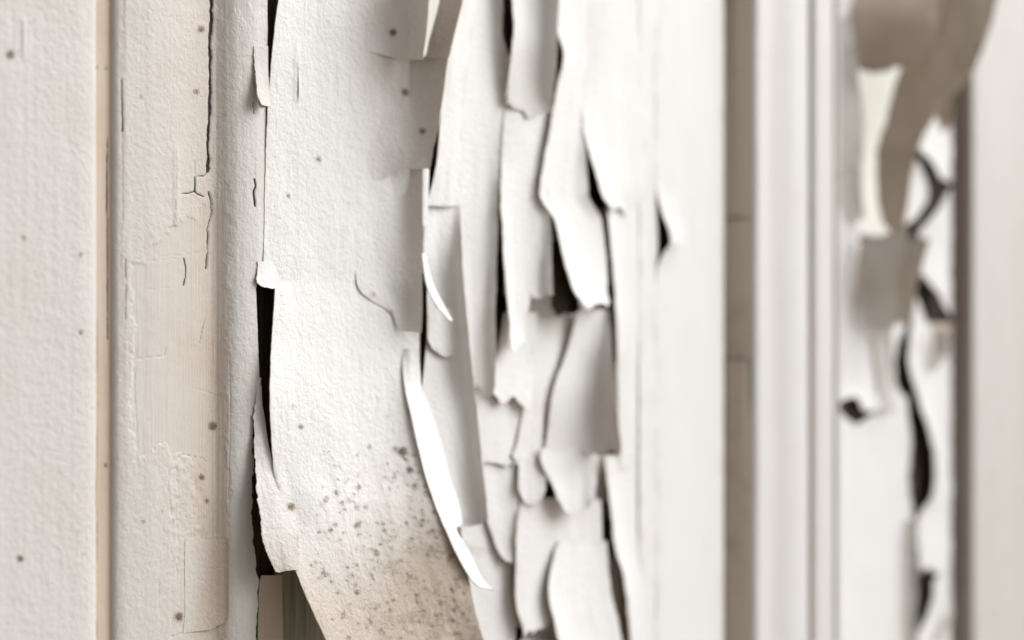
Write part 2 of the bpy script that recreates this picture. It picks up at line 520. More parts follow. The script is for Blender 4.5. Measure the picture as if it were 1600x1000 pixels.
def attr_left(px, py):
    dep, dark = crack_maps(px, py)
    sm = bare(px, py)
    dirt_shade = (.16 + 0.34 * smooth(px, 215, 330)) * smooth(px, 178, 200) * smooth(px, 362, 330) + 0.14 * sm * smooth(px, 200, 330)  # cream paint and undercoat, deepened towards the bead by painted shade
    dirt_shade = dirt_shade + 0.12 * smooth(px, 140, 155) * smooth(px, 182, 172)  # soft shade along the groove edges, put into the colour
    dirt_shade = dirt_shade + 0.22 * smooth(px, 285, 325) * smooth(py, 620, 760) * smooth(px, 362, 350)
    dirt_shade = dirt_shade + .34 * smooth(px, 318, 336) * smooth(px, 361 + 2 * fbm(py / 15, py * 0, 3), 356 + 2 * fbm(py / 15, py * 0, 3)) * smooth(py, 390, 560)
    return {'mould': mould_field(px, py), 'dirt_shade': np.clip(dirt_shade, 0, .8), 'smooth': sm, 'gap': np.clip(dark, 0, 1)}

def disp_left(px, py):
    dep, dark = crack_maps(px, py)
    d = 0.30 * fbm(px / 60, py / 210, 3) + .10 * fbm(px / 14 + 4, py / 14, 3)
    # thin long brush ridges
    d = d + 0.10 * fbm(px / 9 + 8, py / 400 + 1, 3)
    d = d - 0.09 * bare(px, py) - dep
    # raised vertical ridge and torn laps in the top coat
    d = d + 0.28 * smooth(px, 268, 275) * smooth(px, 284, 275.5) * smooth(py, 215, 250) * smooth(py, 356, 350)
    d = d + 0.35 * np.exp(-((px - 37) / 1.8) ** 2) * smooth(py, 20, 40) * smooth(py, 95, 80)
    # wrinkled patch
    wr = smooth(px, 255, 268) * smooth(px, 330, 318) * smooth(py, 700, 722) * smooth(py, 905, 860)
    d = d + wr * 0.22 * (0.5 - np.abs(fbm(px / 16 + 3, py / 20, 4)) * 3)
    return d

put('backing_board', grid_mesh('backing_board', np.array([[[-1.2, .004, 0.95], [3.2, .004, 0.95]], [[-1.2, .004, -.95], [3.2, .004, -.95]]], float), [M_WOOD, M_WOOD], skirt_y=.03), wall)
strip('side_board', [(-1500, 5), (-70, 5)], 60, 60, [M_OLD], 'plain white board beyond the left stile')
strip('stile', [(-68, 5.2), (60, 5.25), (120, 5.2), (140, 4.9), (148, 4.3), (150, 3.9)], 2.2, 2.2, [M_OLD], 'white vertical board left of the beige groove', disp_left, attr_left)
strip('groove', [(145, 3.0), (151, 3.0), (168, 3.05), (173, 3.2), (177, 3.6)], 1.5, 2.2, [M_BEIGE], 'narrow beige groove between board and moulding',
      lambda px, py: disp_left(px, py) * .7, lambda px, py: dict(attr_left(px, py), smooth=np.full(px.shape, .75), dirt_shade=0 * px + .15))  # the groove's shade and warm bounce are put into its beige
strip('cove_moulding', [(175, 3.4), (179, 4.3), (186, 4.9), (200, 5.3), (232, 5.35), (262, 4.9), (290, 3.8), (312, 2.8), (326, 2.3), (331, 2.2), (334, 2.3)], 1.4, 1.7, [M_OLD],
      'wide hollowed moulding with cracked cream paint', disp_left, attr_left)

bead_pts = np.array([(-3000, 420), (0, 418), (90, 418), (170, 416), (260, 415), (430, 413), (441, 402), (452, 400), (560, 404), (606, 406), (636, 402), (652, 395), (690, 394.5), (720, 396), (760, 394), (800, 394),
                     (850, 397), (890, 400), (905, 403), (950, 402), (1000, 399), (4000, 399)], float)
def bead_r(py):
    e = np.interp(py, bead_pts[:, 0], bead_pts[:, 1])
    n = 2.2 * fbm(py / 11, py * 0 + 4, 5, .62)
    return e + n * (0.4 + 2.2 * smooth(py, 640, 680))
def attr_bead(px, py):
    a = attr_left(px, py)
    a['smooth'] = np.maximum(a['smooth'], .55 * smooth(px, 352, 344) * smooth(py, 380, 480) * smooth(py, 900, 800))
    hole = np.exp(-(((px - 411) / 7) ** 2 + ((py - 160) / 9) ** 2) ** 2)
    a['gap'] = np.maximum(a['gap'], .85 * hole)
    return a
strip('bead_moulding', [(332, 2.2), (336, 2.3), (344, 3.0), (356, 4.3), (372, 5.6), (388, 6.2), (400, 6.3), (412, 5.8), (420, 5.4)], 1.4, 1.7, [M_OLD, M_WOOD],
      'rounded bead between moulding and the big peeling panel', disp_left, attr_bead, pr=bead_r)

strip('panel', [(395, 0), (1010, 0)], 20, 25, [M_WOOD], 'bare dark timber panel under the large flakes', skirt=.003,
      disp=lambda px, py: .5 * fbm(px / 60, py / 400, 3))
strip('stile', [(1004, 6.2), (1128, 6.2)], 15, 25, [M_WOOD], 'broad timber stile between the two panels', skirt=.003)

# reveal of the projecting section: three stacked lengths with open joints
def reveal(y0, y1, p0, label):
    rows = []
    for y in np.linspace(y0, y1, max(3, int((y1 - y0) / 60))):
        rows.append(r(y, (1130, 5.2), (p0, 7.0), (1147, 9.1), (1158, 11.8), (1166, 13.6), (1171, 14.9), (1175, 15.6), (1181, 17.6)))
    G = densify(rows, 4); G[..., 2] += .5 * fbm(G[..., 0] / 9, G[..., 1] / 300, 3)
    at = {'dirt_shade': 0.18 + 0.0 + 0.30 * smooth(G[..., 0], 1150, 1134) + 0 * G[..., 0], 'gap': .8 * np.exp(-((G[..., 0] - 1174) / 2.2) ** 2) * smooth(G[..., 1], 540, 566) * smooth(G[..., 1], 720, 600)}  # inner side browner: deeper shade painted in
    put('edge_board', grid_mesh('edge_board', W(G[..., 0], G[..., 1], G[..., 2]), [M_EDGE_SHADE, M_WOOD], attrs=at, skirt_y=.003), wall, label)
M_STILE_SHADE = paint('grey_shade_paint', base=(0.44, 0.40, 0.365), beige=(0.33, 0.27, 0.22), tint=0.3, bump=.7)  # darker base paints the shade of the left-facing stile edge
M_EDGE_SHADE = paint('shaded_edge_paint', base=(0.80, 0.705, 0.615), beige=(0.42, 0.32, 0.245), tint=0.3, bump=.7)  # taupe base carries the warm shade of the left-facing edge board
reveal(-2600, 339, 1138, 'upper length of the shaded taupe edge board')
reveal(342, 559, 1138, 'short middle length of the shaded taupe edge board')
reveal(562, 3600, 1137, 'lower length of the shaded taupe edge board')

def disp_far(px, py): return .5 * fbm(px / 20, py / 300, 3)
strip('cove_moulding', [(1180.5, 17.6), (1185, 18.3), (1204, 18.5), (1216, 19.2), (1240, 20.6), (1250, 20.9), (1262, 20.7), (1264, 19.8)], 3, 12, [M_MID],
      'blurred far moulding beside the taupe edge board', disp_far, lambda px, py: {'dirt_shade': .12 * smooth(px, 1195, 1215) * smooth(px, 1245, 1228)})  # beige band paints shade on the rising slope
strip('bead_moulding', [(1264, 19.6), (1272, 22.0), (1278, 22.5), (1296, 22.6), (1299, 22.0), (1302, 21.0), (1308, 22.4), (1312, 22.6)], 2, 12, [M_MID],
      'blurred double bead before the far panel', disp_far, lambda px, py: {'dirt_shade': .12 + .25 * smooth(px, 1281, 1270) + .15 * smooth(px, 1299, 1303)})  # left-facing rises tinted darker: their shade painted in
strip('panel', [(1290, 0), (1500, 0)], 10, 25, [M_WOOD], 'bare dark timber of the far panel', skirt=.003)
strip('stile_edge', [(1484, 1), (1488, 2.6), (1500, 7.2), (1512, 11.7), (1518, 13.6), (1520.5, 14.4)], 3, 12, [M_STILE_SHADE], 'shaded edge of the far stile', None,
      lambda px, py: {'dirt_shade': .30 + 0 * px})
strip('stile', [(1520, 14.2), (1524, 14.9), (1560, 15.1), (1700, 15.1)], 6, 12, [M_OLD], 'pale blurred stile at the far end', lambda px, py: .9 * fbm(px / 16, py / 260, 3),
      lambda px, py: {'dirt_shade': np.clip(.0 + .22 * fbm(px / 14, py / 200, 3) + .1 * smooth(px, 1570, 1600), 0, 1)})
strip('side_board', [(1702, 15), (2300, 15)], 30, 60, [M_OLD], 'plain white board beyond the far stile')

# paint still sound above and below the peeling, out of the photograph's frame
for y0, y1 in ((-3000, -45), (1050, 4200)):
    for x0, x1, hh in ((412, 1006, 5.2), (1296, 1500, 2.4)):
        G = densify([r(y, (x0, hh), ((x0 + x1) / 2, hh), (x1, hh)) for y in np.linspace(y0, y1, 8)], 30)
        G[..., 2] += .5 * fbm(G[..., 0] / 60, G[..., 1] / 200, 3)
        put('paint_film', grid_mesh('paint_film', W(G[..., 0], G[..., 1], G[..., 2]), [M_PAINT, M_PAINT], skirt_y=.002), wall)

# ================================================================== FLAKES ON THE WIDE PANEL
GA = 'paint flakes peeling off the wide panel'
GB = 'paint flakes peeling off the far panel'
GC = 'paint films on the stile and mouldings'

def big_creases(px, py):
    c = px - (514 + (py - 720) * .24)
    d = .16 * smooth(c, -2.5, 2.5) * smooth(c, 60, 4) * smooth(py, 705, 745) * smooth(py, 850, 790)
    c2 = px - (466 + (py - 110) * .006)
    d = d + .35 * smooth(c2, -9, -1) * smooth(c2, 1.2, -.2) * smooth(py, 48, 90) * smooth(py, 178, 140)
    c3 = px - (428 + (py - 735) * .16)
    d = d + .4 * smooth(c3, -.5, 2) * smooth(c3, 22, 4) * smooth(py, 720, 760) * smooth(py, 800, 780)
    return d

def dirt_shade_big(px, py):
    low = smooth(py, 640, 960)
    right = smooth(px - (py - 650) * .30, 470, 640)
    top = .40 * smooth(py, 240, 60) * smooth(px, 545, 640)  # painted shade where the upper right turns from the sun
    return np.clip(0.04 + low * (.24 + .75 * right) + .6 * smooth(py, 800, 980) + top, 0, 1.0)

flake([r(-40, (440, 7), (480, 6.6), (540, 7.5), (600, 11), (640, 15)),
       r(60, (428, 6.8), (470, 6.2), (540, 7), (600, 10), (640, 14)),
       r(165, (419, 6.0), (470, 6), (540, 6.5), (600, 8.5), (640, 12)),
       r(300, (414, 5.9), (470, 5.9), (540, 6.3), (600, 7.5), (640, 10)),
       r(438, (412, 6.1), (470, 6.1), (540, 6.4), (600, 7.4), (645, 9.5)),
       r(449, (429.5, 6.8), (470, 6.3), (540, 6.5), (600, 7.5), (650, 9.5)),
       r(540, (424.5, 9), (470, 8), (540, 7.6), (600, 8.6), (655, 11.5)),
       r(620, (422, 10.6), (470, 9.6), (540, 9.2), (595, 10.4), (637, 13)),
       r(735, (428, 10.4), (480, 11.4), (550, 12.3), (610, 14.6), (664, 18.8)),
       r(800, (436, 11.2), (500, 14), (565, 15.8), (630, 19), (688, 23.5)),
       r(892, (463, 16.7), (525, 18.4), (590, 20.6), (660, 24.4), (729, 29.6)),
       r(960, (491, 21.5), (555, 22.4), (620, 24.8), (690, 28.6), (744, 33.6)),
       r(1060, (540, 27.5), (600, 28.4), (660, 31), (725, 34.6), (776, 39.6))],
      'largest white flake, speckled brown with mould at its curled lower end', GA, res=3.2, thick=.3, rag=(.9, .8, 0, 0), wob=.35, dirt_shade=dirt_shade_big, dh=big_creases,
      attrfn=lambda px, py: {'gap': .8 * np.exp(-((px - 465 - (py - 110) * .006) / 1.0) ** 2) * smooth(py, 48, 90) * smooth(py, 178, 140)})

# torn flap below the crack in the bead, running on under the large flake
flake([r(590, (402, 6.0), (404, 6.1), (406, 6.2), (408, 6.2)),
       r(628, (400, 6.6), (403, 6.8), (406, 7.0), (410, 7.0)),
       r(655, (396, 7.0), (402, 7.3), (408, 7.5), (414, 7.5)),
       r(690, (397.5, 7.8), (404, 8.2), (411, 8.5), (419, 8.7)),
       r(735, (400, 9.2), (410, 9.5), (420, 9.8), (431, 10.2)),
       r(765, (401, 10.4), (413, 10.7), (430, 11.1), (456, 11.2)),
       r(800, (406, 11.6), (418, 11.9), (434, 12.3), (462, 12.4)),
       r(835, (410, 12.8), (423, 13.1), (440, 13.6), (466, 14.3)),
       r(870, (420, 14.0), (432, 14.4), (447, 15.1), (468, 15.9)),
       [(430, 893, 15.0), (438, 894, 15.4), (450, 891.5, 16.2), (466, 891, 17)]],
      'ragged white flap with torn left edge beside the long black crack', GA, res=2.2, thick=.32, rag=(2.6, 0, 0, 1.6), freq=.13, wob=.15, dirt_shade=lambda px, py: dirt_shade_big(px, py) + .12)

# torn tab above the dark gap
flake([r(408, (403, 6.5), (410, 6.5), (424, 6.2), (450, 5.4)),
       r(424, (402.5, 6.7), (410, 6.7), (422, 6.5), (450, 5.5)),
       [(401, 434, 7.1), (408, 437, 7.1), (421, 439, 6.9), (450, 441, 5.6)],
       [(402, 441, 7.3), (411, 445, 7.3), (421, 447, 7.1), (450, 447, 5.8)],
       [(408, 446.5, 7.5), (414, 449, 7.5), (422, 450, 7.4), (434, 450, 6.9)]],
      'small torn white tab above the dark gap at the left of the panel', GA, res=1.8, thick=.3, rag=(1.6, 0, 0, 1.2), freq=.2, wob=.1)

# curled scrap on the bead, near the top
flake([r(72, (397, 6.5), (404, 6.5), (411, 6.5), (419, 6.3)),
       r(100, (398, 6.9), (405, 6.8), (412, 6.7), (419, 6.5)),
       r(128, (401, 7.9), (407, 7.6), (413, 7.3), (420, 7)),
       r(150, (403, 9.2), (409, 8.8), (415, 8.4), (421, 7.8)),
       [(409, 163, 10.2), (414, 165, 10), (418, 166, 9.6), (423.5, 166, 8.8)]],
      'small curled scrap with a black torn edge on the rounded bead', GC, mat=M_OLD, res=1.6, thick=.4, rag=(1.6, 0, 0, .8), freq=.2, wob=.1)

# beige patch low on the cove
def beige_dirt(px, py): return .22 + .75 * smooth(px, 291, 338)
flake([r(842, (290, 4.0), (308, 3.35), (330, 2.9), (349, 3.9), (357, 5.0)),
       r(850, (289, 4.0), (308, 3.35), (330, 2.9), (349, 3.9), (357.5, 5.0)),
       r(900, (289, 4.0), (308, 3.35), (330, 2.9), (349, 3.9), (357.5, 5.0)),
       r(950, (289, 4.0), (308, 3.35), (330, 2.9), (349, 3.9), (357.5, 5.0)),
       r(970, (288, 4.0), (308, 3.35), (330, 2.9), (348, 3.9), (356, 4.9)),
       [(286, 989, 4.1), (306, 987, 3.4), (328, 984, 2.9), (343, 976, 3.5), (350, 973, 4.2)]],
      'flat beige paint patch low on the moulding with a sharp right edge', GC, res=2.0, thick=.35, rag=(0, .7, .8, 1.2), freq=.12, wob=.08, mat=M_OLD, dirt_shade=beige_dirt)

# upper right of the large flake
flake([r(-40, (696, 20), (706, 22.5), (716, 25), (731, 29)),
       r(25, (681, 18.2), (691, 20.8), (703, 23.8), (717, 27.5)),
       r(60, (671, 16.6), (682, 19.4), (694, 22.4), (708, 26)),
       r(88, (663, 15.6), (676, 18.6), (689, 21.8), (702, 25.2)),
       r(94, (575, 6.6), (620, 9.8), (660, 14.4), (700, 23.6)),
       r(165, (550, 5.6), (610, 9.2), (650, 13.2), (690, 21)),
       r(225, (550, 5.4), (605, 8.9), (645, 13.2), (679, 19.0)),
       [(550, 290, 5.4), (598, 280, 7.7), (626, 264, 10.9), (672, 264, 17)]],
      'shaded taupe flake edge curling out beside the pale green sliver', GA, res=3.4, thick=.4, rag=(0, .8, 0, .4), wob=.25, dirt_shade=lambda px, py: .04 + .62 * smooth(px, 590, 690))  # brown tint to the right paints the shade of the curled edge

flake([r(255, (660.5, 13.8), (664, 14.0), (667.5, 13.9), (671, 13.6)),
       r(310, (660.5, 13.6), (664, 13.7), (667, 13.5), (669.5, 13.2)),
       r(353, (660.5, 13.4), (663, 13.4), (665.5, 13.2), (668, 13.0))],
      'tiny pale strip hanging right of the square notch', GA, res=2.5, thick=.4, rag=(.2, .2, 0, .5), wob=.05)

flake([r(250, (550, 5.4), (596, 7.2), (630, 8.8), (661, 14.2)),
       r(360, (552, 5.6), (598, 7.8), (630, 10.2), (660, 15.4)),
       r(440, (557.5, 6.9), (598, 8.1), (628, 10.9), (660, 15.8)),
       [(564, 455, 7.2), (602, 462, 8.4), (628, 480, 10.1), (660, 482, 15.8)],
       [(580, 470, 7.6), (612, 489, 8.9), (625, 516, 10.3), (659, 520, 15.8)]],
      'pinkish lapped flake below the square notch beside the black slit', GA, res=3.2, thick=.2, rag=(.5, .3, 0, 1.0), wob=.04, fold=.02, dirt_shade=lambda px, py: .04 + .40 * smooth(px, 610, 640))  # beiger towards the right edge

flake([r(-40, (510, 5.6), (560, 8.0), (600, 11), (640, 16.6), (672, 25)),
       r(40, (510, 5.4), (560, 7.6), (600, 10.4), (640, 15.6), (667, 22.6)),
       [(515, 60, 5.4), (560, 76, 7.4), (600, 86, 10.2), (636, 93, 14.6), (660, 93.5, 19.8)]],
      'upper shaded taupe flake with a soft level lower edge left of the green sliver', GA, res=3.4, thick=.4, rag=(0, .8, 0, .8), wob=.15, dirt_shade=lambda px, py: .04 + .55 * smooth(px, 570, 660))  # shade of the left-facing right half put into the colour

flake([r(-40, (640, 9), (665, 9), (690, 9), (705, 9)), r(40, (640, 9), (660, 9), (680, 9), (700, 9)), r(100, (640, 9), (655, 9), (670, 9), (690, 9))],
      'pale green sliver of older paint between two taupe flakes', GA, res=5, thick=.4, rag=(0, 0, 0, 0), mat=M_SAGE, wob=.1)

HOLES = [[(776, 320), (788, 330), (796, 545), (772, 560), (772, 480)], [(862, 345), (868, 345), (912, 492), (868, 494), (858, 470)], [(914, 205), (918, 205), (956, 328), (914, 330)],
         [(942, 328), (952, 328), (966, 484), (948, 484)], [(782, -60), (806, -60), (806, 60), (796, 112), (784, 110)], [(866, 40), (880, 40), (884, 85), (874, 130), (862, 182), (856, 182), (866, 120)],
         [(800, 780), (815, 780), (812, 862), (800, 862)], [(842, 735), (875, 772), (868, 782), (846, 780)], [(938, 782), (950, 782), (962, 880), (956, 940), (942, 940)], [(778, 840), (794, 884), (780, 890)],
         [(798, 968), (818, 985), (818, 1060), (798, 1060)], [(653, 425), (674, 425), (674, 610), (653, 610)], [(650, 150), (700, 150), (690, 260), (670, 350), (650, 350)], [(849, 640), (855, 640), (856, 702), (849, 702)],
         [(868, 985), (890, 1060), (862, 1060)]]
flake([r(-90, (640, 3.6), (760, 3.6), (880, 3.6), (1010, 3.8)), r(500, (640, 3.6), (760, 3.6), (880, 3.6), (1010, 3.8)), r(1090, (640, 3.6), (760, 3.6), (880, 3.6), (1010, 3.8))],
      'flat white underlayer with holes that shows between the flakes of the wide panel', GA, res=4, thick=.3, rag=(0, 0, 0, 0), wob=.1, fold=.1, holes=HOLES, dirt_shade=lambda px, py: .12 + 0 * px)

# long bright ribbon and neighbours
flake([r(545, (627, 9.6), (640, 11.4), (654, 12.2)),
       r(600, (632, 12.6), (646, 12.8), (659, 12.4)),
       r(660, (645, 15.8), (662, 15.0), (680, 13.4)),
       r(740, (664, 19.8), (682, 18.4), (702, 15.8)),
       r(818, (692, 25.3), (706, 24.1), (722, 21.8)),
       r(824, (695, 25.8), (704, 24.9), (713, 23.9)),
       r(860, (711, 28.4), (721, 27.4), (733, 26)),
       r(890, (727, 30.6), (737, 29.7), (746, 28.6)),
       r(908, (739, 32), (748, 31.2), (756, 30.2)),
       [(750, 917, 33), (760, 919, 32.4), (771, 921.5, 31.6)]],
      'long bright white ribbon curving down to a pointed free tip', GA, res=3.2, thick=.4, rag=(0.41, 0.84, 0, 0.88), wob=.12)

flake([r(-40, (712, 10.4), (724, 11.4), (736, 11.6), (748, 11.2)),
       r(100, (693, 12.2), (706, 12.2), (720, 11.6), (732, 10.8)),
       r(172, (689, 12), (701, 11.6), (712, 11.2), (722, 10.6)),
       r(250, (683, 11.8), (697, 11.3), (710, 11), (722, 10.6)),
       r(322, (667, 11), (688, 10.9), (706, 10.8), (722, 10.5))],
      'curved white flake whose left rim overlaps the taupe edge', GA, res=4, thick=.3, rag=(0.51, 0.6, 0, 1.6), wob=.15)

flake([r(-40, (735, 9), (755, 8.2), (772, 8), (787, 9)),
       r(50, (726, 9), (748, 8.2), (768, 8), (786, 9.4)),
       r(100, (722, 9), (745, 8.2), (770, 8), (796, 9)),
       r(160, (715, 9), (740, 8.2), (765, 8), (788, 8.8)),
       r(300, (715, 8.2), (740, 7.6), (762, 7.9), (780, 9.8)),
       r(420, (715, 7.8), (740, 7.6), (762, 8.6), (776, 11.2)),
       r(520, (722, 8), (742, 8), (760, 9.4), (774, 12.4)),
       r(600, (735, 7.6), (748, 8.2), (760, 9.2), (774, 11.6)),
       [(738, 612, 7), (750, 617, 7.6), (762, 622, 8.6), (770, 618, 10.2)]],
      'tall smooth white flake left of the long dark slit', GA, res=5, thick=.3, rag=(0.51, 0.84, 0, 3.2), wob=.3)

flake([r(316, (664, 9.2), (684, 9.2), (702, 9.4), (719, 10.6)),
       r(420, (661, 10), (680, 10), (704, 11.8), (723, 16.4)),
       r(446, (667, 10), (684, 10), (706, 11.8), (725, 16.6)),
       r(510, (668, 10.2), (690, 10.2), (711, 12.2), (731, 17.2)),
       r(560, (664, 10.6), (690, 10.6), (715, 12.6), (736, 18)),
       r(620, (660, 11), (694, 11.2), (721, 12.6), (743, 17.2)),
       r(720, (682, 12.4), (710, 12.2), (734, 13.9), (753, 18)),
       [(706, 821, 13.4), (728, 823, 13.4), (748, 819, 15), (763, 811, 18.6)]],
      'long hanging tongue, white turning pinkish at its right edge', GA, res=4, thick=.3, rag=(0.41, 0.84, 0, 1.8), wob=.2, dirt_shade=lambda px, py: .02 + .22 * smooth(px - (py - 320) * .085, 690, 722))  # right edge tint paints the shade of the lifted side

flake([r(396, (659.5, 15), (662, 14.4), (665, 13.6)), r(440, (665.5, 17), (670.5, 16), (676, 14.8)), r(475, (681, 18), (687, 17.2), (693, 16.2)), r(501, (703, 18.4), (705, 18), (707.5, 17.4))],
      'thin bright blade of paint curling over the black slit', GA, res=2.5, thick=.35, rag=(0.2, 0.2, 0, 0), wob=.05)
flake([r(480, (668, 11.2), (690, 11.2), (713, 12.2)), r(525, (668, 11.6), (690, 11.5), (714, 12.3)), [(676, 545, 11.8), (696, 557, 11.8), (716, 553, 12.6)]],
      'small bright lap with rounded lower edge on the hanging tongue', GA, res=4, thick=.4, rag=(0.41, 0, 0, 1.8), wob=.1)

flake([r(150, (790, 9.3), (812, 10), (835, 9.4), (862, 9)),
       r(230, (785, 9.7), (808, 9.9), (830, 9.8), (853, 10.2)),
       r(300, (783, 10.8), (800, 10.6), (818, 10.2), (836, 11)),
       r(380, (786.5, 12.8), (800, 11.2), (817, 10.8), (834, 11.4)),
       r(460, (792, 13.8), (801, 12), (816, 11.4), (830, 11.6)),
       r(520, (798, 14.6), (804, 13), (812, 12.4), (819, 12)),
       [(799, 543, 14.8), (805, 546, 14), (811, 545, 13.5), (817, 540, 13)]],
      'long white blade with its left edge lifted over the long dark slit', GA, res=5, thick=.3, rag=(0.6, 0.84, 0, 1.8), wob=.25)
flake([r(285, (836, 10.6), (846, 10.8), (856, 12)), r(380, (830, 11), (846, 11.8), (862, 14.6)), r(450, (826, 11.4), (845, 12.2), (863, 16)), [(832, 464, 11.8), (848, 468, 12.6), (864, 467, 16)]],
      'stubby white flake ending just left of the dark triangle', GA, res=5, thick=.3, rag=(0.51, 0.6, 0, 1.8), wob=.15)
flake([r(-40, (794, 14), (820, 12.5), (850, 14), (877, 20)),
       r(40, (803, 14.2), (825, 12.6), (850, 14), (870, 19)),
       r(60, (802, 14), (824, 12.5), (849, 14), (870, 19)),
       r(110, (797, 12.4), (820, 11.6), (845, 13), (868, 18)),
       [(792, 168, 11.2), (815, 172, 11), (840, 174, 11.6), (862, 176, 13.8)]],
      'top flake with a pinkish grey right side beside the olive slit', GA, res=5, thick=.3, rag=(1, 0.84, 0, 1.8), wob=.2, dirt_shade=lambda px, py: .02 + .14 * smooth(px, 835, 870))  # right side shading added as a beige tint

flake([r(-40, (877, 11), (890, 10.2), (903, 9.8), (918, 9.6)),
       r(45, (872, 11.4), (887, 10.4), (902, 10), (918, 9.8)),
       r(85, (881, 12), (893, 10.8), (905, 10.2), (918, 9.8)),
       r(125, (873, 12), (888, 11), (902, 10.3), (917, 10)),
       r(180, (863, 12), (882, 11), (900, 10.5), (915, 10.6)),
       r(250, (850, 12.4), (875, 11.2), (898, 10.8), (917, 12.2)),
       r(300, (843, 13), (870, 11.6), (895, 11), (919, 12.6)),
       r(345, (868, 14.6), (890, 12), (915, 11.2), (941, 11.8)),
       r(420, (885, 17), (903, 13.6), (926, 12.2), (948, 12.2)),
       r(462, (901, 18.6), (914, 15.4), (932, 13.8), (950, 13.4)),
       [(918, 476, 19), (930, 480, 17), (941, 481, 15.6), (952, 481, 14.8)]],
      'brightest broad white tongue hanging right of the dark triangle', GA, res=5, thick=.3, rag=(0.84, 0.84, 0, 2.2), wob=.25)

flake([r(-40, (905, 8.6), (940, 9.4), (975, 9.2), (1012, 8.8)),
       r(100, (905, 8.8), (940, 9.6), (975, 9.2), (1012, 8.8)),
       r(198, (912, 11), (940, 10.8), (975, 9.4), (1012, 8.8)),
       r(250, (926, 13.6), (946, 11.4), (976, 9.6), (1012, 8.8)),
       r(290, (937, 14.8), (954, 11.8), (980, 9.7), (1012, 8.8)),
       [(949, 320, 15), (964, 324, 11.6), (986, 350, 8.0), (1012, 370, 7.2)]],
      'broad white sheet above the curved black slit near the stile', GA, res=6, thick=.3, rag=(0.84, 0, 0, 2.2), wob=.3)
flake([r(310, (948, 8.8), (968, 8.7), (988, 8.6), (1012, 8.5)),
       r(400, (956, 11), (970, 9.4), (990, 8.8), (1012, 8.5)),
       r(485, (963, 11.4), (975, 9.6), (992, 8.8), (1012, 8.5)),
       r(600, (965, 9), (980, 8.8), (995, 8.6), (1012, 8.5)),
       r(735, (968, 8.6), (982, 8.6), (996, 8.5), (1012, 8.5))],
      'plain white sheet between the brightest tongue and the stile', GA, res=6, thick=.3, rag=(0.84, 0, 0, 2.2), wob=.25)

flake([r(488, (788, 7.6), (805, 7.6), (822, 7.6), (840, 7.6)), r(560, (776, 8.8), (796, 8.3), (815, 8), (836, 7.8)),
       [(768, 619, 9.8), (785, 632, 9.6), (804, 625, 9.5), (828, 643, 9.9)]],
      'white flake with a wavy torn lower edge below the long blade', GA, res=5, thick=.3, rag=(0.6, 0, 0, 4.4), freq=.07, wob=.2)
flake([r(494, (820, 5.2), (850, 5), (880, 4.9), (904, 4.8)), r(600, (822, 7.2), (838, 7), (856, 6.9), (878, 6.8)), r(640, (818, 7.4), (830, 7.2), (840, 7.1), (850, 7.1)), r(700, (806, 7.8), (822, 7.6), (836, 7.5), (849, 7.6)),
       [(800, 712, 8), (814, 722, 8), (832, 724, 8), (848, 716, 8.2)]],
      'dull white layer under the dark triangle, split by a short slit', GA, res=5, thick=.3, rag=(0.51, 0.51, 0, 2.2), wob=.2, dirt_shade=lambda px, py: .05 + .25 * smooth(py, 540, 480))  # beiger towards the top
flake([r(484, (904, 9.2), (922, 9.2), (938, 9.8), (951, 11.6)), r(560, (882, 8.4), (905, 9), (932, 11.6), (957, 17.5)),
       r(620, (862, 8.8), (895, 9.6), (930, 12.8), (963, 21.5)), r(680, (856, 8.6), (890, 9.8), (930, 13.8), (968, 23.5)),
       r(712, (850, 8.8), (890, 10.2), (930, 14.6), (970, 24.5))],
      'fan shaped flake with a beige shaded right side near the stile', GA, res=5, thick=.3, rag=(0.51, 0.84, 0, 1.8), wob=.2, dirt_shade=lambda px, py: .03 + .6 * smooth(px, 900, 960) * smooth(py, 510, 620))  # right side tint paints the shade of the raised edge
flake([r(700, (846, 10.4), (875, 10.4), (905, 11), (936, 13.6)), r(715, (846, 10.6), (875, 10.5), (905, 11.2), (936, 14)), r(748, (858, 11.4), (880, 11.1), (908, 12), (933, 14.6)),
       [(871, 774, 12.4), (888, 789, 12.6), (908, 798, 13.4), (928, 788, 15.6)]],
      'scalloped white lip under the fan shaped flake', GA, res=5, thick=.3, rag=(0.6, 0.51, 0, 2.6), wob=.2)
flake([r(598, (737, 6.4), (762, 6.5), (790, 6.5), (822, 6.5)), r(680, (747, 6.9), (770, 6.8), (792, 6.8), (816, 6.9)), [(752, 728, 7), (775, 730, 7), (795, 724, 7.2), (811, 722, 7.6)]],
      'flat white flake right of the pinkish hanging tongue', GA, res=6, thick=.3, rag=(0.51, 0.6, 0, 1.8), wob=.2)
flake([r(715, (750, 5.6), (770, 5.8), (792, 6), (813, 6.2)), r(790, (756, 6), (776, 6), (795, 6.4), (810, 7.8)), r(840, (770, 6.3), (783, 6.6), (795, 7.2), (805, 8.4)), [(789, 881, 7.6), (793, 884, 7.6), (797, 884, 7.7), (802, 881, 8)]],
      'white pointed flake low down left of the short dark slit', GA, res=5, thick=.3, rag=(0.84, 0.6, 0, 1.1), wob=.2)
flake([r(712, (812, 8.2), (825, 8.6), (838, 8.6), (850, 9)), r(760, (810, 9), (824, 8.9), (840, 9.3), (853, 10.6)), [(818, 782, 9.2), (826, 789, 9.2), (838, 788, 9.7), (849, 776, 10.6)]],
      'little rounded tongue with dark gaps on both sides', GA, res=4, thick=.4, rag=(0.41, 0.41, 0, 0.88), wob=.1)
